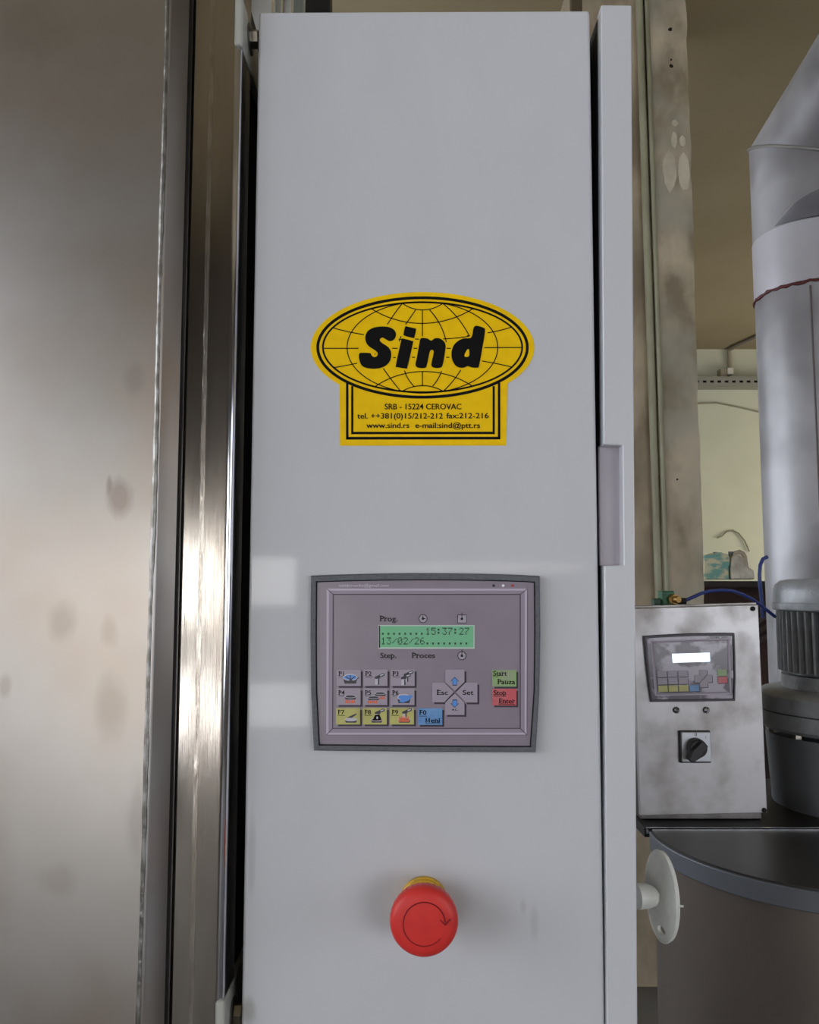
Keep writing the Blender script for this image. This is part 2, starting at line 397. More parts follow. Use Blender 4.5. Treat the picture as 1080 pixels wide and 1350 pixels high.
# vertical pipes standing behind the cabinet, seen above it
white_pipe = mat('white painted pipe', C(206, 204, 196), .5, 0, C(186, 184, 176), 14)
def vpipe(name, label, cat, x0, x1, Yc, m, round_=True, zb=0):
    a = P(x0, 8, Yc); b = P(x1, 8, Yc); cx = (a.x + b.x) / 2; r = (b.x - a.x) / 2
    t = thing(name, label, cat, (cx, Yc, zb))
    if round_:
        G().lathe((cx, Yc, zb), (0, 0, 1), [(0, r), (ZC - zb, r)], 32).build('tube', m, t)
        for z in (.5, 1.3, 1.98 + .7, 3.6): G().lathe((cx, Yc, z), (0, 0, 1), [(0, r * 1.06), (.03, r * 1.06)], 32).build('collar', m, t)
    else:
        G().box((cx - r, Yc, zb), (cx + r, Yc + 2 * r, ZC)).build('upright', m, t, bevel=.003)
        G().box((cx - r - .02, Yc - .02, zb), (cx + r + .02, Yc + 2 * r + .02, zb + .01)).build('foot_plate', m, t)
vpipe('standing_pipe', 'thick white pipe behind the cabinet, next to the top bracket', 'pipe', 318, 358, 1.1, white_pipe)
vpipe('standing_pipe', 'narrow white pipe above the cabinet top, second from left', 'pipe', 362, 371, 1.12, white_pipe)
vpipe('standing_pipe', 'narrow white pipe above the cabinet top, third from left', 'pipe', 373, 384, 1.1, white_pipe)
vpipe('steel_post', 'pale green-grey square post above the cabinet top', 'post', 386, 400, 1.15, mat('green grey paint', C(132, 138, 128), .5), False)
vpipe('steel_post', 'broad black post above the cabinet top', 'post', 402, 435, 1.3, mat('black post paint', C(24, 20, 17), .6), False)
vpipe('steel_post', 'dark brown post beside the concrete pillar, above the cabinet', 'post', 754, 768, 3.0, mat('dark brown post paint', C(84, 72, 54), .6), False)

# ------------------------------------------------------------------ far wall: cable tray, junction box, conduit
tray_m = mat('galvanised tray', C(150, 148, 136), .5, .3)
zt0, zt1 = P(950, 511, 8.5).z, P(950, 498, 8.5).z
x0, x1 = 2.6, 4.6
t = thing('cable_tray', 'perforated grey cable tray running along the far wall', 'cable tray', (x0, 8.5, zt0))
g = G(); nh = 26; pitch = (x1 - x0) / nh; zc = (zt0 + zt1) / 2; hh = .012
g.box((x0, 8.45, zt0), (x1, 8.46, zc - hh)); g.box((x0, 8.45, zc + hh), (x1, 8.46, zt1))
for k in range(nh + 1): g.box((x0 + k * pitch - pitch * .25, 8.45, zc - hh), (x0 + k * pitch + pitch * .25, 8.46, zc + hh))
g.build('side_rail', tray_m, t)
G().box((x0, 8.46, zt0), (x1, 8.6, zt0 + .008)).build('tray_floor', tray_m, t)
G().box((x0, 8.50, zt0 + .01), (x1, 8.58, zt1 - .01)).build('cable_bundle', black_m, t)
bx = P(957, 492, 8.5)
t = thing('junction_box', 'small dirty white junction box above the cable tray', 'junction box', (bx.x, 8.6, bx.z))
G().box((bx.x - .055, 8.5, bx.z - .04), (bx.x + .015, 8.6, bx.z + .05)).build('box_body', mat('box brown', C(150, 140, 118), .6), t, bevel=.004)
G().box((bx.x + .02, 8.5, bx.z - .01), (bx.x + .085, 8.6, bx.z + .06)).build('box_cover', mat('box white', C(214, 210, 196), .6), t, bevel=.006)
cw = mat('ceiling conduit', C(150, 138, 118), .7)
a = P(961, 455, 8.57)
tag(G().tube([(a.x, 8.57, bx.z + .05), (a.x, 8.57, ZC - .02), (a.x + .02, 8.4, ZC - .02), (a.x + .75, 5.6, ZC - .02), (a.x + 1.2, 4.0, ZC - .02)], .02, 10).build('surface_conduit', cw, at=(a.x, 8.57, bx.z)),
    'thin conduit rising from the junction box and crossing the ceiling', 'conduit')
cb = mat('grey wall cable', C(140, 136, 112), .7)
pts = [P(920, 532, 8.58), P(945, 531, 8.58), P(970, 536, 8.58), P(1000, 543, 8.58), P(1030, 546, 8.58)]
tag(G().tube(pts, .008, 6).build('wall_cable', cb, at=pts[0]), 'thin cable sagging across the far wall below the cable tray', 'cable')
pts = [P(946, 709, 8.58), P(952, 707, 8.58), P(958, 701, 8.58), P(966, 699, 8.58), P(974, 703, 8.58), P(982, 713, 8.58), P(988, 727, 8.58)]
tag(G().tube(pts, .008, 6).build('wall_cable', cb, at=pts[0]), 'short curled cable on the far wall above the jug', 'cable')

# ------------------------------------------------------------------ dark rusty bench with canisters and hoses
rust = mat('dark rusty steel', C(52, 40, 34), .7, 0, C(34, 26, 24), 6, lo=.4, hi=.6)
Yb = 4.2
bt = P(950, 766, Yb).z
t = thing('metal_rack', 'dark rusty metal rack under the canisters, behind the small steel box', 'rack', (1.85, Yb, 0))
G().box((1.40, Yb, bt - .03), (2.35, Yb + .5, bt)).build('shelf', rust, t)
G().box((1.42, Yb + .42, .05), (2.33, Yb + .46, bt - .03)).build('back_panel', mat('rust brown sheet', C(70, 46, 38), .8, 0, C(46, 32, 28), 4), t)
for x in (1.42, 2.29):
    for y in (Yb + .01, Yb + .42): G().box((x, y, 0), (x + .04, y + .04, bt - .03)).build('leg', rust, t)
G().box((1.46, Yb + .02, .7), (2.29, Yb + .42, .74)).build('lower_shelf', rust, t)
hose_m = mat('grey brown hose', C(74, 64, 58), .5); blk = mat('black hose', C(20, 18, 18), .5)
for i in range(3):
    r = .30 - i * .028; c = Vector((2.0 + .012 * i, Yb + .12 + .05 * i, .745 + r + .012))
    o = G().tube([c + Vector((r * cos(a), 0, r * sin(a))) for a in [2 * pi * k / 40 for k in range(41)]], .012, 8).build('hose_coil', hose_m, at=c)
    tag(o, ['outermost grey-brown hose coil', 'middle grey-brown hose coil', 'innermost grey-brown hose coil'][i] + ' on the dark rack behind the steel box', 'hose', 'hose coils on the rack')
# crate-like canister with worn turquoise print
k = (Yb + .1) / F
def Q(px, py): return P(px, py, Yb + .1)
g = G()
cl = mat('worn turquoise label plastic', C(222, 216, 180), .6, 0, C(124, 178, 164), 14, (1, 1, 2.2), .46, .58, 5)
out = [(928, 764), (928.5, 735), (931, 732), (942, 731), (948, 729), (951, 727.6), (955, 730), (960, 731), (963, 735), (962.5, 745), (961, 747), (961.5, 763), (961, 764)]
b0 = Vector((Q(945, 764).x, Yb + .2, bt))
pts = [Q(x, y) for x, y in out]
for p in pts: p.z = max(p.z, bt)
o = thing('plastic_canister', 'squat canister with worn turquoise print beside the pillar', 'canister', b0)
G().prism(pts, (0, .16, 0)).build('canister_body', cl, o, bevel=.006)
q = Q(951, 729); G().lathe(q + Vector((0, .08, -.004)), (0, 0, 1), [(0, .012), (.012, .012)], 16).build('cap', dk_i, o)
# jug with handle
jug_m = mat('grimy translucent jug', C(226, 220, 202), .5, 0, C(172, 158, 138), 10, lo=.4, hi=.62)
jt = thing('plastic_jug', 'grimy white plastic jug with loop handle beside the turquoise canister', 'jug', (Q(982, 764).x, Yb + .17, bt))
body = [(964, 764), (964, 738), (966, 734), (968, 732), (973, 731.5), (978, 733), (984, 740), (987, 748), (995, 751), (996, 758), (996, 764)]
pts = [Q(x, y) for x, y in body]
for p in pts: p.z = max(p.z, bt)
G().prism(pts, (0, .13, 0)).build('jug_body', jug_m, jt, bevel=.01, seg=3)
q = Q(970, 732); G().lathe(q + Vector((0, .065, -.002)), (0, 0, 1), [(0, .012), (.024, .012)], 20).build('neck', mat('dark grey cap', C(92, 96, 98), .5), jt)
hp = [Q(x, y) + Vector((0, .065, 0)) for x, y in ((974, 732), (976, 728.5), (981, 727), (986, 729), (989, 734), (991, 742), (993, 751))]
G().tube(hp, .012, 10).build('handle', jug_m, jt)
# ------------------------------------------------------------------ silver duct with elbow
duct_m = mat('aluminium painted duct', C(192, 192, 197), .42, .2, C(158, 157, 161), 6, (1, 1, .4), .35, .7, 5, .2, 60, col3=C(118, 115, 117), ns3=4)
red_seal = mat('dark red sealant', C(92, 36, 36), .6)
Yd = 1.72; rd = .0665 * Yd; cdx = .505 * Yd
t = thing('exhaust_duct', 'thick silver-painted exhaust duct with elbow at the right edge', 'duct', (cdx, Yd, 0))
ze = P(985, 190, Yd).z - .03    # elbow height on the axis
zi = 1.5 + (769 - 384) / F * Yd
N = 64
def ring(c, nrm, r, axis_dir=None):
    """ellipse where a cylinder of axis axis_dir is cut by the plane through c with normal nrm"""
    a = (axis_dir or nrm).normalized(); e1 = Vector((0, 1, 0)) if abs(a.y) < .9 else Vector((1, 0, 0)); e1 = (e1 - a * e1.dot(a)).normalized(); e2 = a.cross(e1)
    out = []
    for i in range(N):
        p = c + (e1 * cos(2 * pi * i / N) + e2 * sin(2 * pi * i / N)) * r
        out.append(p - a * ((p - c).dot(nrm) / a.dot(nrm)))
    return out
up = Vector((0, 0, 1)); d2 = Vector((.30, -.70, .60)).normalized(); mn = (up + d2).normalized()
c0 = Vector((cdx, Yd, 0)); ce = Vector((cdx, Yd, ze))
def join(r0, r1):
    g = G(); g.add(r0 + r1, [[i, (i + 1) % N, N + (i + 1) % N, N + i] for i in range(N)]); return g
join(ring(c0, up, rd), ring(Vector((cdx, Yd, zi)), up, rd)).build('lower_pipe', duct_m, t)
join(ring(Vector((cdx, Yd, zi + .003)), up, rd * 1.012), ring(Vector((cdx, Yd, zi + .13)), up, rd * 1.012)).build('sleeve', mat('bare aluminium sleeve', C(206, 204, 211), .35, .2, C(188, 186, 193), 5), t)
join(ring(Vector((cdx, Yd, zi + .13)), up, rd), ring(ce, mn, rd, up)).build('upper_pipe', duct_m, t)
e = ce + d2 * .9
join(ring(ce, mn, rd, d2), ring(e, d2, rd, d2)).build('elbow_pipe', duct_m, t)
# weld seam of the mitre joint
G().tube([p for p in ring(ce, mn, rd * 1.005, up)] + [ring(ce, mn, rd * 1.005, up)[0]], .0035, 8).build('weld_seam', mat('weld seam grey', C(150, 148, 145), .5, .5, bump=1, bs=200), t)
rr = ring(Vector((cdx, Yd, zi)), up, rd * 1.008)
random.seed(5)
rp = [p + Vector((0, 0, random.uniform(-.002, .002))) for p in rr]
G().tube(rp + [rp[0]], [random.uniform(.002, .0045) for _ in rp] + [.003], 8).build('sealant_ring', red_seal, t)
q0 = c0 + Vector((cos(radians(-118)) * rd, sin(radians(-118)) * rd, 0))
G().tube([q0 + up * .02, q0 + up * (zi - .01)], .002, 6).build('seam', mat('dark duct seam', C(96, 86, 86), .5, .4), t)
# second sleeve in front of the elbow, cut aslant at its top
sr = .16; sy = Yd - .12; sc = Vector((P(1044, 250, sy).x + sr * .96, sy, zi + .13)); h = P(1100, 214, sy - sr).z - sc.z
bg = join(ring(Vector((cdx + .012, Yd - .012, sc.z + .002)), up, rd), ring(sc + up * (h * .6), up, sr))
bg.lathe(sc, up, [(h * .6, sr), (h * .75, sr * .97), (h * .9, sr * .9), (h, sr * .76), (h * 1.04, sr * .5)], 64).build('branch_cap', duct_m, t)
q = P(1070, 270, Yd - rd)
g = G()
for k in range(7):
    c = q + Vector((random.uniform(-.012, .02), -.004, random.uniform(-.008, .008)))
    g.lathe(c, (0, 1, 0), [(0, .002), (.002, random.uniform(.004, .008)), (.02, .006)], 8)
g.build('sealant_blob', red_seal, t)

# ------------------------------------------------------------------ round vessel, mounting plate, geared motor
vx, vy, vr = .60, 1.235, .243
lz = 1.5 - .366
drum_m = mat('brown grey stainless drum', C(126, 116, 109), .42, .5, C(106, 98, 92), 5, (1, 1, .5), .35, .7, 5, .15, 500, (1, 1, .1))
lid_m = mat('dark satin lid', C(78, 76, 73), .36, .5, C(70, 68, 66), 6)
rim_m = mat('blue grey lid rim', C(112, 116, 124), .45, .3)
t = thing('mixing_vessel', 'round dark stainless vessel with flat lid below the small steel box', 'vessel', (vx, vy, 0))
G().lathe((vx, vy, .0), (0, 0, 1), [(0, vr * .96), (lz - .03, vr * .96)], 96).build('vessel_wall', drum_m, t)
ych = 1.262
def dshape(r, z):
    a0 = math.asin((ych - vy) / r)
    return [Vector((vx + r * cos(a), vy + r * sin(a), z)) for a in [pi - a0 + (pi + 2 * a0) * k / 80 for k in range(81)]]
ld = G(); top = dshape(vr, lz - .003); ld.prism(top, (0, 0, -.026)); ld.build('lid_rim', rim_m, t, bevel=.002, seg=3)
G().prism(dshape(vr - .004, lz - .0028), (0, 0, .0022)).build('lid_top', lid_m, t)
mp = G().box((vx - vr - .004, ych + .006, lz - .014), (1.25, 1.58, lz)).build('mounting_plate', mat('dark plate', C(44, 42, 42), .5, .3), t, bevel=.001)
G().box((vx - vr - .002, ych + .003, lz - .008), (1.2, ych + .006, lz + .001)).build('plate_edge', steel_bright, t)
G().box((vx - .03, 1.45, 0), (vx + .03, 1.5, lz - .014)).build('support', rim_m, t)
mg = mat('hammered grey motor paint', C(166, 169, 174), .34, .1, C(152, 155, 160), 60, bump=.6, bs=260)
mgd = mat('dark grey gear housing paint', C(122, 126, 132), .4, .1, bump=.6, bs=220)
mx, my = .745, 1.40
def zY(y, Y=1.33): return 1.5 + (769 - y) / F * Y
t = thing('gear_motor', 'upright grey geared motor with cooling fins at the right edge', 'motor', (mx, my, lz))
G().lathe((mx, my, lz), (0, 0, 1), [(0, .130), (.02, .131), (zY(972) - lz, .137)], 72).build('gear_housing', mgd, t)
z0 = zY(966); z1 = zY(941); z2 = zY(916); z3 = zY(912)
G().lathe((mx, my, z0), (0, 0, 1), [(0, .140), (.006, .146), (z1 - z0 - .001, .146)], 72).build('lower_flange', mg, t)
G().lathe((mx, my, z1 + .001), (0, 0, 1), [(0, .146), (z2 - z1 - .006, .146), (z2 - z1, .140), (z3 - z1, .118)], 72).build('upper_flange', mg, t)
for a in range(0, 360, 28):
    x, y = mx + .128 * cos(radians(a + 6)), my + .128 * sin(radians(a + 6))
    G().lathe((x, y, z0 - .012), (0, 0, 1), [(0, .007), (.002, .009), (.014, .009)], 6).build('bolt', bolt_m, t)
z4 = zY(889)
G().lathe((mx, my, z3 - .006), (0, 0, 1), [(0, .108), (z4 - z3, .108)], 72).build('motor_collar', mg, t)
z5 = zY(806)
G().lathe((mx, my, z4 - .005), (0, 0, 1), [(0, .097), (z5 - z4 + .01, .097)], 64).build('fin_core', mgd, t)
base = None
for i in range(52):
    a = 2 * pi * i / 52
    if base is None:
        g = G(); g.box((.094, -.0014, 0), (.113, .0014, z5 - z4 - .002)); g.v = [v + Vector((mx, my, z4)) for v in g.v]
        base = g.build('fin', mg, t); base.location = (0, 0, z4 - lz)
        for v in base.data.vertices: v.co.z -= z4 - lz
        W[base.name] = Vector((mx, my, z4)); o = base
    else:
        o = base.copy(); COL.objects.link(o); o.parent = t
    o.rotation_euler = (0, 0, a)
z6 = zY(763)
G().lathe((mx, my, z5), (0, 0, 1), [(0, .117), (.002, .119), (.012, .119), (.013, .1165), (z6 - z5 - .022, .1165), (z6 - z5 - .010, .113), (z6 - z5 - .003, .105), (z6 - z5, .09), (z6 - z5 + .002, .03)], 72).build('fan_cover', mg, t)

# ------------------------------------------------------------------ operator terminal builder
DOT = {'0': '0E11131519110E', '1': '040C040404040E', '2': '0E11010204081F', '3': '1F02040201110E', '5': '1F101E0101110E', '6': '0608101E11110E',
       '7': '1F010204080808', '/': '00010204081000', ':': '000C0C000C0C00', '.': '00000000000C0C'}
def terminal(t, pos, big):
    """pos(X,Y,h): X,Y in the drawing's own units (3.375 per photo pixel of the big one), h height above the mounting face"""
    def prism(pts, h0, h1, name, m, par=t, **kw):
        g = G(); n = len(pts)
        vs = [pos(x, y, h1) for x, y in pts] + [pos(x, y, h0) for x, y in pts]
        g.add(vs, [list(range(n)), list(range(2 * n - 1, n - 1, -1))] + [[i, (i + 1) % n, n + (i + 1) % n, n + i] for i in range(n)])
        return g.build(name, m, par, **kw)
    outer = [(37, 47)] + [(x, 47 - 11 * (1 - ((x - 542) / 505) ** 2)) for x in range(80, 1040, 80)] + [(1048, 49), (1051, 300), (1046, 560), (1030, 828), (540, 826), (50, 820), (38, 560), (35, 300)]
    inner = [(60, 72)] + [(x, 72 - 9 * (1 - ((x - 542) / 482) ** 2)) for x in range(100, 1010, 80)] + [(1027, 74), (1029, 300), (1026, 560), (1009, 804), (540, 802), (72, 796), (60, 560), (58, 300)]
    def shrink(l, d): return [(542 + (x - 542) * (1 - d / 485), 438 + (y - 438) * (1 - d / 370)) for x, y in l]
    # bezel: a ring with bevelled outside
    g = G(); n = len(outer)
    rings = [[pos(x, y, 0) for x, y in outer], [pos(x, y, .0035) for x, y in outer], [pos(x, y, .0052) for x, y in shrink(outer, 6)],
             [pos(x, y, .0052) for x, y in inner], [pos(x, y, .0020) for x, y in inner]]
    vs = [p for r in rings for p in r]; fs = [[k * n + i, k * n + (i + 1) % n, (k + 1) * n + (i + 1) % n, (k + 1) * n + i] for k in range(4) for i in range(n)]
    g.add(vs, fs).build('bezel', bezel_m if big else bezel2_m, t, smooth=False)
    prism(inner, 0, .0022, 'gap_liner', gap_m, smooth=False)
    prism(shrink(inner, 5), .0022, .0034, 'faceplate', face_m if big else face2_m, smooth=False)
    H = .0036
    pr = Print(pos, H)
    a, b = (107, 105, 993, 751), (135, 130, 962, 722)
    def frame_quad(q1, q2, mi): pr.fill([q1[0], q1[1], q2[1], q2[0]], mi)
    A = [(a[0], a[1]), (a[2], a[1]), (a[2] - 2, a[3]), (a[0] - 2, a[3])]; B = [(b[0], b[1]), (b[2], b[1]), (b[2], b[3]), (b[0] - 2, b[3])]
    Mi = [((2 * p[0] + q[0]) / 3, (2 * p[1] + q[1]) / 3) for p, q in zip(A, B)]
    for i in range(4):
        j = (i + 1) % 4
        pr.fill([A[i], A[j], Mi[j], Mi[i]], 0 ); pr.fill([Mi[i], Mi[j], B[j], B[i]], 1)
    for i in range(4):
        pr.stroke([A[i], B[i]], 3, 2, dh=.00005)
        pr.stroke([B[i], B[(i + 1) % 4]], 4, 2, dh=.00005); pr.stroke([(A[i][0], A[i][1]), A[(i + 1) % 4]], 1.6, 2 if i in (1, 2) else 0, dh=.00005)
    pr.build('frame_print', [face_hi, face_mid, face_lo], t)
    # lcd
    lc = [(335, 266), (760, 266), (760, 370), (335, 370)]
    s_ = prism(lc, .0034, .0037, 'lcd_screen', lcd_edge if big else lcd_w, smooth=False)
    pr = Print(pos, .0038)
    if big:
        pr.rect(342, 270, 755, 364, 0); pr.rect(337, 268, 343, 366, 1)
        pr.build('lcd_glass', [lcd_m, gap_m], s_)
        pr = Print(pos, .0039)
        for row, (txt, y0) in enumerate((('........15:37:27', 277), ('13/02/26........', 320))):
            for i, ch in enumerate(txt):
                x = 347 + i * 24.6; rows = [int(DOT[ch][2 * k:2 * k + 2], 16) for k in range(7)]
                for ry, bits in enumerate(rows):
                    for rx in range(5):
                        if bits >> (4 - rx) & 1: pr.rect(x + rx * 4.0, y0 + ry * 4.5, x + rx * 4.0 + 3.7, y0 + ry * 4.5 + 4.3)
        pr.build('lettering', lcd_ink, s_)
    # headings and clock signs
    pr = Print(pos, H + .00005)
    if big:
        kw = dict(bold=.03, serif=True)
        pr.text('Prog.', 340, 421, 249, 25, 0, **kw); pr.text('Step.', 342, 416, 411, 24, 0, **kw); pr.text('Proces', 482, 586, 411, 24, 0, **kw)
        pr.text('eelektronika@gmail.com', 160, 381, 96, 13, 3, shear=.1)
        for (cx, cy, sq) in ((532, 237, 0), (704, 238, 1), (704, 401, 0)):
            if sq: pr.rect(cx - 18, cy - 16, cx + 20, cy + 18, 2); pr.stroke([(cx - 19, cy - 17), (cx + 20, cy - 17), (cx + 20, cy + 18), (cx - 19, cy + 18), (cx - 19, cy - 17)], 3.2, 0, dh=.00005)
            else: pr.fill(ell(cx, cy, 18, 18, 32), 2); pr.stroke(ell(cx, cy, 18, 18, 32), 3.2, 0, True, .00005)
            pr.fill(ell(cx, cy, 6, 6, 16), 1, .0001); pr.stroke([(cx, cy), (cx, cy - (15 if cx < 600 else 27))], 3, 1, dh=.0001)
            if cx < 600: pr.stroke([(cx, cy), (cx + 12, cy)], 3, 1, dh=.0001)
        pr.build('heading_print', [gap_m, gap_m, pale_i, w_ink], t)
    for (x, m) in ((845, led_k), (887, led_w), (929, led_r)):
        g = G(); q = [pos(x + 6.5 * cos(a_), 91 + 6.5 * sin(a_), .0034) for a_ in [k * pi / 8 for k in range(16)]]
        q2 = [pos(x + 5 * cos(a_), 91 + 5 * sin(a_), .0041) for a_ in [k * pi / 8 for k in range(16)]]
        g.add(q + q2, [[i, (i + 1) % 16, 16 + (i + 1) % 16, 16 + i] for i in range(16)] + [[16 + i for i in range(16)]]); g.build('status_lamp', m, t)
    # keys
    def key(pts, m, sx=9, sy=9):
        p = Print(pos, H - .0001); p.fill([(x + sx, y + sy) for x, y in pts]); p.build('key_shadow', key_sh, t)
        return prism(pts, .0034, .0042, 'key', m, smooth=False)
    KH = .0043
    def under(pr, x0, x1, y, mi=0): pr.rect(x0, y, x1, y + 2.2, mi)
    mats = [ink, dk_i, lt_i, blue_i, orange_i, maroon_i]
    def basin(pr, cx, cy, w_, h_, fill, dh=0):
        pr.fill([(cx - w_, cy), (cx + w_, cy), (cx + w_ * .8, cy + h_), (cx - w_ * .8, cy + h_)], 1, dh)
        pr.fill(ell(cx, cy, w_, h_ * .55, 20), 2, dh + .00003); pr.fill(ell(cx, cy, w_ * .85, h_ * .38, 20), fill, dh + .00006)
    def tap(pr, x, y, dh=0):
        pr.fill([(x, y + 8), (x + 26, y - 4), (x + 34, y - 8), (x + 44, y - 6), (x + 42, y + 4), (x + 24, y + 10), (x + 22, y + 16), (x, y + 16)], 1, dh)
        pr.fill([(x + 24, y - 1), (x + 40, y - 5), (x + 38, y), (x + 24, y + 5)], 2, dh + .00003)
        pr.fill([(x + 2, y + 17), (x + 20, y + 17), (x + 20, y + 42), (x + 2, y + 42)], 2, dh + .00003); pr.fill([(x + 14, y + 17), (x + 20, y + 17), (x + 20, y + 42), (x + 14, y + 42)], 1, dh + .00006)
    def flames(pr, x, y, n_, h_, dh=0):
        for k_ in range(n_): pr.fill([(x + k_ * 9, y + h_), (x + k_ * 9 + 1, y + h_ * .4), (x + k_ * 9 + 4, y), (x + k_ * 9 + 7, y + h_ * .4), (x + k_ * 9 + 8, y + h_)], 4, dh)
    lab = ['P1', 'P2', 'P3', 'P4', 'P5', 'P6', 'F7', 'F8', 'F9']
    for i in range(9):
        c, r = i % 3, i // 3
        x, y = (151, 269, 389)[c] - (r == 2) * 3 - (r == 1) * 1, (462, 546, 632)[r]
        kk = key([(x, y), (x + 106, y), (x + 106, y + 72), (x, y + 72)], key_y if r == 2 else key_g)
        if not big: continue
        pr = Print(pos, KH)
        pr.text(lab[i], x + 8, x + 37, y + 27, 20, 0, bold=.03, serif=True); under(pr, x + 8, x + 40, y + 31)
        if i == 0:
            basin(pr, x + 60, y + 34, 32, 28, 3)
            for (p1, p2) in (((40, 30), (84, 58)), ((84, 28), (44, 58)), ((60, 24), (64, 62)), ((88, 42), (98, 34))): pr.stroke([(x + p1[0], y + p1[1]), (x + p2[0], y + p2[1])], 4, 1, dh=.0001)
        if i == 1: tap(pr, x + 50, y + 24)
        if i == 2: tap(pr, x + 58, y + 12); tap(pr, x + 46, y + 26, .0001)
        if i == 3: flames(pr, x + 38, y + 48, 5, 16); basin(pr, x + 62, y + 34, 27, 14, 1, .0001)
        if i == 4: flames(pr, x + 70, y + 32, 3, 14); basin(pr, x + 76, y + 20, 26, 12, 1, .0001); flames(pr, x + 20, y + 50, 5, 14, .0002); basin(pr, x + 46, y + 38, 27, 12, 1, .0003)
        if i == 5:
            basin(pr, x + 60, y + 38, 30, 26, 3); pr.fill([(x + 38, y + 58), (x + 52, y + 36), (x + 84, y + 28), (x + 100, y + 30), (x + 80, y + 52), (x + 56, y + 62)], 3, .0002)
        if i == 6:
            pr.fill([(x + 38, y + 50), (x + 60, y + 36), (x + 92, y + 22), (x + 88, y + 30), (x + 70, y + 42), (x + 84, y + 44), (x + 60, y + 52)], 1); basin(pr, x + 66, y + 50, 28, 14, 2, .0001)
        if i == 7:
            tap(pr, x + 54, y + 10); basin(pr, x + 62, y + 50, 26, 14, 5, .0001); pr.fill([(x + 54, y + 30), (x + 74, y + 28), (x + 84, y + 52), (x + 44, y + 54)], 0, .0002); pr.fill(ell(x + 64, y + 42, 4, 6, 12), 2, .0003)
        if i == 8:
            tap(pr, x + 54, y + 8); basin(pr, x + 64, y + 50, 28, 14, 5, .0001); flames(pr, x + 40, y + 32, 5, 28, .0002)
        pr.build('lettering', mats, kk)
    f0 = key([(510, 633), (617, 633), (617, 706), (510, 706)], key_b)
    upk = key([(630, 462), (715, 462), (715, 516), (673, 556), (630, 516)], key_g)
    dnk = key([(673, 567), (715, 608), (715, 662), (630, 662), (630, 608)], key_g)
    esc = key([(573, 520), (626, 520), (668, 561), (626, 606), (573, 606)], key_g)
    st_ = key([(720, 520), (772, 520), (772, 607), (720, 607), (678, 561)], key_g)
    sta = key([(838, 464), (944, 464), (944, 537), (838, 537)], key_gr)
    sto = key([(838, 547), (944, 547), (944, 620), (838, 620)], key_r)
    if not big:
        return
    kw = dict(bold=.03, serif=True)
    p = Print(pos, KH); p.text('F0', 515, 548, 661, 21, 0, **kw); under(p, 515, 549, 666); p.stroke([(546, 696), (546, 675)], 4); p.stroke([(560, 696), (560, 675)], 4.5); p.stroke([(546, 675), (553, 694), (560, 675)], 2.5); p.text('eni', 566, 608, 696, 22, 0, **kw); under(p, 543, 608, 699); p.build('lettering', mats, f0)
    p = Print(pos, KH); p.text('Esc', 592, 643, 573, 22, 0, **kw); p.build('lettering', mats, esc)
    p = Print(pos, KH); p.text('Set', 706, 755, 573, 22, 0, **kw); p.build('lettering', mats, st_)
    p = Print(pos, KH)
    for sgn, cy in ((1, 497),):
        ar = [(672, cy), (688, cy + 16), (681, cy + 16), (681, cy + 32), (664, cy + 32), (664, cy + 16), (656, cy + 16)]
        p.fill([(672 + (x - 672) * 1.18, cy + 16 + (y - cy - 16) * 1.18) for x, y in ar], 0); p.fill(ar, 3, .0001)
    p.build('lettering', mats, upk)
    p = Print(pos, KH); cy = 627
    ar = [(672, cy), (688, cy - 16), (681, cy - 16), (681, cy - 30), (664, cy - 30), (664, cy - 16), (656, cy - 16)]
    p.fill([(672 + (x - 672) * 1.18, cy - 15 + (y - cy + 15) * 1.18) for x, y in ar], 0); p.fill(ar, 3, .0001)
    p.text('+/-', 658, 686, 646, 14, 0, bold=.01); p.build('lettering', mats, dnk)
    p = Print(pos, KH); p.text('Start', 841, 902, 489, 23, 0, **kw); under(p, 841, 866, 492); p.text('Pauza', 860, 939, 526, 22, 0, **kw); p.build('lettering', mats, sta)
    p = Print(pos, KH); p.text('Stop', 843, 900, 574, 22, 0, **kw); under(p, 843, 900, 578); p.text('Enter', 866, 938, 611, 22, 0, **kw); under(p, 866, 938, 614); p.build('lettering', mats, sto)

# ------------------------------------------------------------------ small stainless box with its own terminal
face2_m = mat('keypad film under peeling foil', C(88, 78, 90), .3, 0, C(176, 168, 182), 26, (1, 1, 1.2), .5, .58, 4, coat=.3)
bezel2_m = mat('dark violet bezel', C(74, 66, 76), .45)
lcd_w = mat('blank lit display', C(232, 246, 255), .3, emit=1.0)
Y2 = 1.30
box_m = mat('smudged stainless box', C(194, 192, 194), .36, .42, C(156, 150, 146), 16, (1, 1, 1), .42, .66, 4, .1, 700, (1, 1, .2), rough2=.46)
corn = [P(834, 802, Y2), P(1000, 797, Y2), P(1012, 1072, Y2), P(844, 1075.5, Y2)]
zlow = lz + .0005
dl = corn[3].z - zlow
t2 = thing('small_control_box', 'small smudged stainless control box standing on the round vessel', 'control box', ((corn[3].x + corn[2].x) / 2, Y2 + .08, zlow))
G().prism(corn, (0, .008, 0)).build('front_cover', box_m, t2, bevel=.0015)
ins = [corn[0] + Vector((.003, .008, -.002)), corn[1] + Vector((-.004, .008, -.002)), corn[2] + Vector((-.005, .008, .004)), corn[3] + Vector((.003, .008, .004))]
ins[2].z = zlow; ins[3].z = zlow
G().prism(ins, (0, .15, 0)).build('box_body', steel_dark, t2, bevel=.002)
tp = [P(838, 799.2, Y2 + .01), P(997, 794.6, Y2 + .01), P(997, 796.6, Y2 + .01), P(838, 801.6, Y2 + .01)]
G().prism(tp, (0, .02, 0)).build('top_lip', steel_dark, t2)
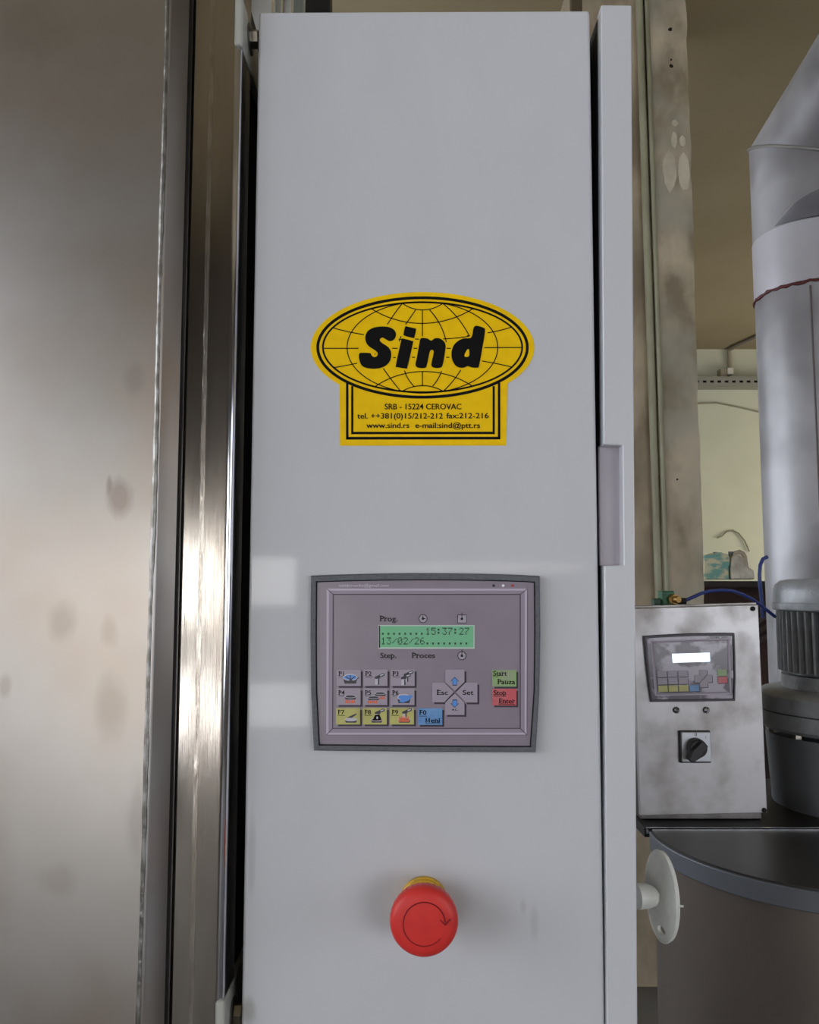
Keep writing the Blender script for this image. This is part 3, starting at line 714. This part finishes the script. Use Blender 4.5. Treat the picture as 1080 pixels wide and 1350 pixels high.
for (x, y) in ((992.5, 802.5), (1007.5, 1068)):
    q = P(x, y, Y2); G().lathe(q + Vector((0, .001, 0)), (0, -1, 0), [(0, .0036), (.003, .0036), (.0038, .0028)], 16).build('cover_screw', black_m, t2)
for (x, y) in ((891.5, 936), (931, 936)):
    q = P(x, y, Y2); G().lathe(q + Vector((0, .001, 0)), (0, -1, 0), [(0, .0052), (.0025, .0052)], 20).build('washer', dk_i, t2)
    G().lathe(q + Vector((0, -.001, 0)), (0, -1, 0), [(0, .0042), (.003, .0036), (.0045, .002)], 20).build('dome_screw', steel_bright, t2)
# terminal of the small box
cs = [P(848, 838, Y2), P(967, 834, Y2), P(970, 923, Y2), P(856, 925.5, Y2)]
def pos2(X, Yy, h):
    u = (X - 37) / (1048 - 37); v = (Yy - 45) / (824 - 45)
    p = cs[0] * (1 - u) * (1 - v) + cs[1] * u * (1 - v) + cs[2] * u * v + cs[3] * (1 - u) * v
    return p + Vector((0, -h * 1.3, 0))
tt = thing('operator_terminal', 'small distant operator terminal with blank lit display under peeling film', 'control panel', pos2(542, 438, 0))
terminal(tt, pos2, False)
# rotary switch
q = P(915.5, 984, Y2); k = Y2 / F
rs = thing('rotary_switch', 'black rotary switch on a square silver plate below the small terminal', 'switch', q)
def rsq(h, y0, y1, dx=0): return [q + Vector((x * h * k + dx, y0, z * h * k)) for x, z in ((-1, 1), (1, 1), (1, -1), (-1, -1))]
G().prism(rsq(20.5, -.004, 0), (0, .004, 0)).build('base', mat('black switch plastic', C(26, 25, 28), .4), rs, bevel=.004, seg=4)
G().prism([p + Vector((.0012, 0, 0)) for p in rsq(18.8, -.006, 0)], (0, .003, 0)).build('face_plate', mat('silver switch plate', C(196, 198, 204), .35, .4), rs, bevel=.003, seg=4)
kc = q + Vector((0, -.006, .000)); kb = MATS['black switch plastic']
G().lathe(kc, (0, -1, 0), [(0, 12.2 * k), (.012, 11.6 * k), (.014, 10 * k)], 40).build('knob_skirt', kb, rs, smooth=True)
a = radians(-130); dv = Vector((cos(a), 0, sin(a))); nv = Vector((-dv.z, 0, dv.x))
hp = [kc + Vector((0, -.022, 0)) + dv * s_ * k + nv * w_ * k for s_, w_ in ((19, -3), (19, 3), (8, 6.5), (-10, 5), (-10, -5), (8, -6.5))]
G().prism(hp, (0, .02, 0)).build('knob_handle', kb, rs, bevel=.0015)
pp = Print(lambda x, y, h: P(x, y, Y2) + Vector((0, -h, 0)), .0062)
pp.text('0', 914, 917.5, 969.5, 4.5, 0, bold=.02); pp.text('1', 927.5, 930, 973, 4, 0); pp.build('lettering', [dk_i], rs)
# valve with brass nut and blue air hoses
vb = P(885, 786, Y2 + .05)
vt = thing('air_valve', 'green air valve with brass hex nut on top of the small steel box', 'valve', vb)
green = mat('green valve body', C(44, 116, 72), .5, 0, C(34, 92, 60), 60); brass = mat('brass', C(150, 118, 62), .45, .7)
r_ = (Y2 + .05) / F
p = P(881, 788, Y2 + .05)
G().box((p.x - 10 * r_, p.y - .01, p.z - 11 * r_), (p.x + 6 * r_, p.y + .015, p.z + 9 * r_)).build('valve_body', green, vt, bevel=.002)
G().box((p.x - 20 * r_, p.y - .006, p.z - 11 * r_), (p.x - 10 * r_, p.y + .01, p.z - 1 * r_)).build('valve_port', mat('dark green port', C(24, 66, 42), .5), vt, bevel=.002)
hx = p + Vector((3 * r_, -.011, -2 * r_))
G().lathe(hx, (.35, -1, 0), [(0, 7 * r_), (.008, 7 * r_)], 6).build('hex_nut', brass, vt, ang=20)
G().lathe(hx + Vector((.0025, -.008, 0)), (.35, -1, 0), [(0, 4.5 * r_), (.008, 4 * r_)], 20).build('ferrule', brass, vt)
G().lathe(hx + Vector((6 * r_, -.006, -2 * r_)), (1, -.2, 0), [(0, 4 * r_), (.012, 4 * r_)], 20).build('hose_collar', blk, vt)
hose = mat('blue air hose', C(38, 58, 130), .35, coat=.4)
Yh = Y2 + .04
pts = smoothpts = [(890, 794), (900, 793), (912, 788), (925, 782), (938, 779), (952, 778), (966, 779), (980, 784), (992, 790), (1002, 797), (1012, 805), (1022, 813)]
h = G().tube([P(x, y, Yh + .002 * i * i * .3) for i, (x, y) in enumerate(pts)], .0028, 10).build('air_hose', hose, at=P(890, 794, Yh))
tag(h, 'blue air hose arching from the green valve toward the duct', 'hose')
pts = [(1012, 734), (1006, 737), (1002.5, 745), (1001.5, 757), (1002, 770), (1003.5, 782), (1005, 796), (1006, 815)]
h = G().tube([P(x, y, 1.42) for x, y in pts], .0032, 10).build('air_hose', hose, at=P(1005, 796, 1.42))
tag(h, 'blue air hose hanging down along the left side of the duct', 'hose')

# ------------------------------------------------------------------ big stainless machine at the left
zT, zB = 2.6, 0.0
m1 = thing('stainless_machine', 'tall brushed stainless machine with smudged door panel at the left edge', 'machine', (-.6, .6, 0))
g = G()
ex, yf, R = -.1524, .495, .003
sec = [(-1.3, yf), (ex - R, yf)] + [(ex - R + R * sin(a), yf + R - R * cos(a)) for a in [radians(d) for d in (1, 15, 30, 45, 60, 68)]] + [(-.1458, .511), (-1.3, .511)]
G().prism([Vector((x, y, zB + .05)) for x, y in sec], (0, 0, zT - zB - .05)).build('door_panel', steel_left, m1, ang=30)
random.seed(11)
nb = 260; bp_ = []; br = []
for i in range(nb + 1):
    z = .6 + (2.2 - .6) * i / nb
    bp_.append((ex - .0030 + .0002 * sin(i * .17) + random.uniform(-.0001, .0001) - .0028 * max(0, (1.55 - z)) , yf + .0008, z)); br.append(.0016 + random.uniform(-.0001, .0002) + .0002 * sin(i * .21))
G().tube(bp_, br, 8).build('weld_bead', bead_m, m1)
G().box((-1.28, .511, zB + .06), (-.1462, .5152, zT - .01)).build('door_gasket', black_m, m1)
px0, px1, pyf = -.1437, -.1168, .515
Rp = .0052
psec = [(px0 + .0015, pyf), (px0, pyf + .0015), (px0, .545), (px1 + Rp, .545)] + [(px1 + Rp * sin(a), pyf + Rp - Rp * cos(a)) for a in [radians(d) for d in (90, 80, 70, 60, 50, 40, 30, 20, 10, 1, 0)]]
pg = G().prism([Vector((x, y, zB)) for x, y in psec], (0, 0, zT - zB))
for k in range(6, 14): pg.mi[k] = 1
pg.build('frame_post', [steel_post, steel_bright], m1, ang=30)
G().box((px0 + .0112, pyf - .00025, zB), (px0 + .0140, pyf + .0005, zT)).build('ground_weld_strip', steel_weld, m1)
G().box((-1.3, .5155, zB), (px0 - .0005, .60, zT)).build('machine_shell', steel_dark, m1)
G().box((px0, .5452, zB), (px1 + .002, .66, P(330, 62, .6).z)).build('gap_shade', black_m, m1)  # black block standing in for the shade between post and cabinet

# ------------------------------------------------------------------ main control cabinet
Yc = .527
cab = thing('control_cabinet', 'tall light grey control cabinet standing beside the stainless machine', 'cabinet', (0.02, .6, 0))
def lineat(a, b, y): return a[0] + (b[0] - a[0]) * (y - a[1]) / (b[1] - a[1])
yb = 1900
L0, L1 = (341, 14), (318, 1350); R0, R1 = (778, 13), (798, 1350)
fp = [P(341, 15, Yc), P(778, 13, Yc), P(lineat(R0, R1, yb), yb, Yc), P(lineat(L0, L1, yb), yb, Yc)]
G().prism(fp, (0, .018, 0)).build('front_panel', paint, cab, bevel=.0022, seg=4)
xl = fp[0].x
zb_ = fp[3].z
btop = P(780, 68, .567).z
G().box((xl + .003, .545, zb_ + .004), (P(776, 400, .545).x - .004, .575, btop - .002)).build('inner_frame', dark_body, cab)
G().box((xl + .001, .567, 0), (P(788, 400, .567).x, .72, btop)).build('cabinet_body', dark_body, cab, bevel=.001)
Ys = .524
RL0, RL1 = (792.5, 6), (800.5, 1350); RR0, RR1 = (833, 8), (841, 1350)
def rl(y): return lineat(RL0, RL1, y)
def rr_(y): return lineat(RR0, RR1, y)
strip = [(792.5, 6), (833, 6.5), (rr_(yb), yb), (rl(yb), yb), (rl(746), 745.5), (822.5, 745), (821, 587.5), (rl(587), 586)]
G().prism([P(x, y, Ys) for x, y in strip], (0, .012, 0)).build('side_rail', paint_side, cab, bevel=.001, seg=3)
strip2 = [(793, 7), (832.5, 7.5), (rr_(yb) - .5, yb), (rl(yb) + .5, yb)]
q = [P(x, y, Ys) + Vector((0, .012, 0)) for x, y in strip2]
q = [p + Vector((.0008 if i in (0, 3) else -.0006, 0, -.0006 if i < 2 else 0)) for i, p in enumerate(q)]
G().prism(q, (0, .055, 0)).build('rail_body', [paint_side], cab, bevel=.001)
# dark inner face of the rail toward the gap
q = [P(x, y, Ys) + Vector((0, .0105, 0)) for x, y in ((793, 9), (rl(yb), yb))]
g = G(); a, b = q
g.add([a + Vector((-.0004, 0, -.001)), a + Vector((-.0004, .06, -.001)), b + Vector((-.0004, .06, 0)), b + Vector((-.0004, 0, 0)),
       a + Vector((.0006, 0, -.001)), a + Vector((.0006, .06, -.001)), b + Vector((.0006, .06, 0)), b + Vector((.0006, 0, 0))],
      [[0, 1, 2, 3], [7, 6, 5, 4], [0, 4, 5, 1], [1, 5, 6, 2], [2, 6, 7, 3], [3, 7, 4, 0]])
g.build('rail_inner_face', black_m, cab, smooth=False)
rec = [P(789.5, 587, Ys + .010), P(824, 587, Ys + .010), P(825, 747, Ys + .010), P(791, 747, Ys + .010)]
ho = G().prism(rec, (0, .004, 0)).build('handle_recess', paint_recess, cab, bevel=.0012, seg=3); ho['label'] = 'recessed pull handle in darker grey'
def bracket(py0, py1, pyb):
    z1 = P(310, py0, .52).z; z0 = P(310, py1, .52).z
    xA, xB = px1 + .0002, -.1108
    br_ = G().box((xA, .5138, z0), (xB, .60, z1)).build('mounting_bracket', bracket_m, m1, bevel=.0022, seg=4)
    zc_ = pyb; yc_ = .5385
    c = Vector((xB, yc_, P(330, zc_, .5385).z))
    G().lathe(c, (1, 0, 0), [(0, .0102), (.001, .0102), (.0014, .0092)], 32).build('washer', steel_dark, br_)
    G().lathe(c + Vector((.0012, 0, 0)), (1, 0, 0), [(0, .0062), (.0046, .0062), (.0052, .0054)], 6).build('hex_bolt', bolt_m, br_, ang=20)
bracket(4, 68, 52)
bracket(1313, 1378, 1337)

# ------------------------------------------------------------------ sticker
def posS(X, Yy, h): return P(400 + X / 3.375, 370 + Yy / 3.375, Yc) + Vector((0, -h, 0))
st = thing('logo_sticker', 'yellow oval company sticker with black globe and contact lines on the cabinet', 'sticker', posS(530, 735, 0))
oc = [p for p in ell(530.5, 298, 497, 247, 200) if not (p[1] > 465 and 165 < p[0] < 900)]
# outline: oval, then the square foot
an = [i * 2 * pi / 240 for i in range(240)]
topo = [(530.5 + 497 * cos(a), 298 + 247 * sin(a)) for a in an]
aL = [p for p in topo if not (p[1] > 298 and 163 < p[0] < 902)]
# order from right foot joint counter-clockwise (over the top) to left foot joint
aL.sort(key=lambda p: math.atan2(-(p[1] - 298) / 247, (p[0] - 530.5) / 497) if not (p[1] > 298 and p[0] < 530) else 2 * pi + math.atan2(-(p[1] - 298) / 247, (p[0] - 530.5) / 497))
outl = aL + [(163, 735), (902, 734)]
G().prism([posS(x, y, .0003) for x, y in outl], (0, .0003, 0)).build('sticker_sheet', yellow, st, smooth=False)
pr = Print(posS, .0004)
pr.stroke(ell(530.5, 298, 466, 221, 160), 13, 0, True); pr.stroke(ell(530.5, 297, 443, 200, 160), 8, 0, True)
hb = [(195, 462), (195, 701), (871, 700), (871, 462)]
pr.stroke([(195.5, 455), (195.5, 707)], 11); pr.stroke([(190, 701.5), (876, 701)], 12); pr.stroke([(871, 707), (871, 455)], 11)
pr.stroke([(218, 470), (218, 684)], 10); pr.stroke([(213, 678.5), (852, 678)], 11); pr.stroke([(847, 684), (847, 470)], 10)
T = 4.6
pr.stroke(ell(530, 298, 335, 203, 120), T, 0, True)
for a in (((440, 101), (530, 131), (622, 101)), ((300, 124), (530, 191), (757, 124)), ((440, 493), (530, 468), (622, 493)), ((316, 474), (530, 405), (752, 470))): pr.stroke(arc3(*a), T)
for a in (((136, 212), (200, 228), (270, 241)), ((928, 207), (875, 222), (820, 233)), ((140, 387), (190, 378), (240, 368)), ((924, 384), (860, 370), (795, 358))): pr.stroke(arc3(*a), T)
for p1, p2 in (((92, 302), (246, 302)), ((805, 299), (974, 298)), ((530, 131), (530, 248)), ((530, 404), (530, 468)), ((500, 131), (455, 196)),
               ((395, 302), (420, 302)), ((490, 302), (507, 302)), ((638, 302), (656, 302)), ((400, 343), (411, 343)), ((484, 342), (497, 342)), ((636, 342), (650, 342)),
               ((497, 261), (515, 261)), ((424, 262), (440, 262)), ((728, 246), (742, 246))): pr.stroke([p1, p2], T)
for a in (((440, 103), (408, 145), (374, 196)), ((562, 131), (605, 190), (636, 274)), ((622, 103), (685, 165), (738, 246)), ((356, 391), (395, 445), (432, 491)), ((450, 400), (468, 440), (492, 470)),
          ((615, 402), (598, 440), (575, 470)), ((701, 398), (665, 448), (625, 491)), ((436, 248), (430, 260), (427, 271)), ((622, 260), (680, 256), (738, 248))): pr.stroke(arc3(*a), T)
pr.build('globe_print', ink, st)
def cv(X, Yy): return ((465 + X / 6 - 400) * 3.375, (420 + Yy / 6 - 370) * 3.375)
let = {'S': [(50, 300), (56, 276), (80, 272), (138, 275), (150, 292), (170, 306), (193, 297), (198, 276), (180, 255), (130, 222), (106, 188), (101, 145), (118, 104), (160, 76), (220, 65), (280, 68), (322, 86), (343, 118), (338, 152), (318, 175), (292, 180), (262, 166), (240, 153), (221, 160), (216, 176), (232, 194), (275, 222), (299, 252), (306, 292), (295, 336), (268, 370), (228, 390), (170, 398), (112, 393), (74, 374), (56, 338)],
       'dot': [(416, 66), (430, 65), (494, 80), (502, 90), (489, 146), (480, 156), (412, 138), (403, 124)],
       'i': [(392, 162), (405, 161), (468, 178), (477, 194), (434, 382), (420, 396), (356, 386), (343, 368), (384, 176)],
       'n': [(538, 160), (556, 155), (592, 160), (622, 176), (650, 158), (685, 158), (718, 178), (735, 212), (730, 270), (712, 368), (694, 390), (650, 392), (626, 378), (624, 350), (640, 280), (640, 256), (624, 250), (609, 268), (588, 368), (570, 392), (520, 390), (497, 368), (510, 300), (530, 185)],
       'd': [(962, 66), (985, 59), (1034, 74), (1047, 95), (1035, 180), (1001, 368), (985, 390), (942, 388), (910, 377), (880, 390), (838, 388), (804, 362), (784, 312), (783, 262), (800, 212), (840, 175), (885, 158), (932, 155), (946, 130), (954, 85)]}
for k_, pts in let.items():
    pr = Print(posS, .0006); pr.fill([cv(*p) for p in smoothloop(pts, 4)])
    if k_ == 'd': pr.fill([cv(*p) for p in smoothloop([(920, 248), (905, 250), (886, 286), (888, 303), (912, 304), (922, 290)], 3)], 1, .0001)
    if k_ == 'S': pr.fill([cv(*p) for p in ell(178, 283, 4, 5, 10)], 0, .0001)
    pr.build('letter', [ink, yellow], st)
pr = Print(posS, .0005)
pr.text('SRB - 15224 CEROVAC', 361, 705, 573, 26, 0, bold=.03)
pr.text('tel. ++381(0)15/212-212', 240, 622, 614, 25, 0, bold=.028); pr.text('fax:212-216', 636, 826, 613, 25, 0, bold=.028)
pr.text('www.sind.rs', 281, 473, 656, 25, 0, bold=.03); pr.text('e-mail:sind@ptt.rs', 497, 787, 656, 25, 0, bold=.03)
pr.build('lettering', ink, st)

# ------------------------------------------------------------------ main terminal
def posT(X, Yy, h): return P(400 + X / 3.375, 745 + Yy / 3.375, Yc) + Vector((0, -h, 0))
tm = thing('operator_terminal', 'operator terminal with green clock display and membrane keys on the grey cabinet', 'control panel', posT(540, 438, 0))
terminal(tm, posT, True)

# ------------------------------------------------------------------ emergency stop
hc = P(559.3, 1218, .492)
es = thing('emergency_stop_button', 'red mushroom emergency stop button with yellow collar low on the cabinet', 'button', (hc.x, Yc, hc.z))
c = Vector((hc.x + .0004, Yc, hc.z))
G().lathe(c, (0, -1, 0), [(0, .0148), (.003, .0148), (.0035, .0140), (.006, .0140), (.0065, .0130), (.010, .0130)], 48, mod=lambda k, i: 1).build('collar', yellow_pl, es)
G().lathe(c + Vector((0, -.012, 0)), (0, -1, 0), [(0, .010), (.0125, .010)], 32).build('stem', red_dark, es)
c2 = Vector((hc.x, Yc - .0225, hc.z))
def kn(k, i): return 1 - (.014 if (k in (0, 1, 2) and (i // 2) % 2 == 0) else 0)
G().lathe(c2, (0, -1, 0), [(0, .0178), (.0015, .0194), (.006, .0200), (.0085, .0199), (.0110, .0190), (.0122, .0172), (.0128, .0150), (.0132, .010), (.0134, .0005)], 144, mod=kn).build('mushroom_head', red_m, es, ang=60)
yv = c2.y - .0131
R_ = .0122
arcp = [(hc.x + R_ * cos(a), yv, hc.z + R_ * sin(a)) for a in [radians(4 + (320 - 4) * k / 60) for k in range(61)]]
G().tube(arcp, [.00042 - .00015 * k / 60 for k in range(61)], 6).build('arrow_groove', red_dark, es)
tip = Vector((hc.x + R_ * 1.0, yv, hc.z - .0005))
G().tube([tip + Vector((-.0030, 0, .0030)), tip, tip + Vector((.0030, 0, .0034))], .0004, 6).build('arrow_tip', red_dark, es)

# ------------------------------------------------------------------ white key in the cabinet's right side
kw_m = mat('off white plastic key', C(226, 228, 222), .4, 0, C(214, 216, 210), 100, coat=.3)
kp = P(873.5, 1181, .565)
ky = thing('cabinet_key', 'off-white plastic key with oval grip sticking out of the cabinet side', 'key', kp)
uu = Vector((-.29, .956, 0)); nn = Vector((-.956, -.29, 0)); kk = .565 / F
# grip: flat oval with a small hole, its rim slightly raised
hcz = -42.5 * kk; hr = 5.2 * kk
n = 60
outer_p = [(34 * kk * cos(a), 55.5 * kk * sin(a)) for a in [2 * pi * i / n for i in range(n)]]
hole_p = [(1 * kk + 8.5 * kk * cos(a), hcz + hr * sin(a)) for a in [2 * pi * i / n for i in range(n)]]
def kpt(p, h): return kp + uu * p[0] + Vector((0, 0, p[1])) + nn * h
g = G()
vs = [kpt(p, .0012) for p in outer_p] + [kpt(p, .0012) for p in hole_p] + [kpt(p, -.0012) for p in outer_p] + [kpt(p, -.0012) for p in hole_p]
fs = []
for i in range(n):
    j = (i + 1) % n
    fs += [[i, j, n + j, n + i], [2 * n + i, 3 * n + i, 3 * n + j, 2 * n + j], [i, 2 * n + i, 2 * n + j, j], [n + i, n + j, 3 * n + j, 3 * n + i]]
g.add(vs, fs).build('grip', kw_m, ky, ang=40)
rp = [kpt(p, .0012) for p in outer_p]
G().tube(rp + [rp[0]], .0008, 6).build('grip_rim', kw_m, ky)
sx = P(838, 1181, .565)
G().tube([Vector((sx.x, kp.y - .004, kp.z + .001)), sx.lerp(kp, .35) + Vector((0, -.003, .001)), sx.lerp(kp, .62) + Vector((0, -.002, .0005)), kp + nn * .001 + uu * .001],
         [15.5 * kk, 15 * kk, 12 * kk, 1.5 * kk], 24).build('shaft', kw_m, ky)
G().tube([kp + uu * (-34 * kk), kp + uu * (-34 * kk) + Vector((.003, -.001, 0))], .0007, 8).build('mould_nib', kw_m, ky)
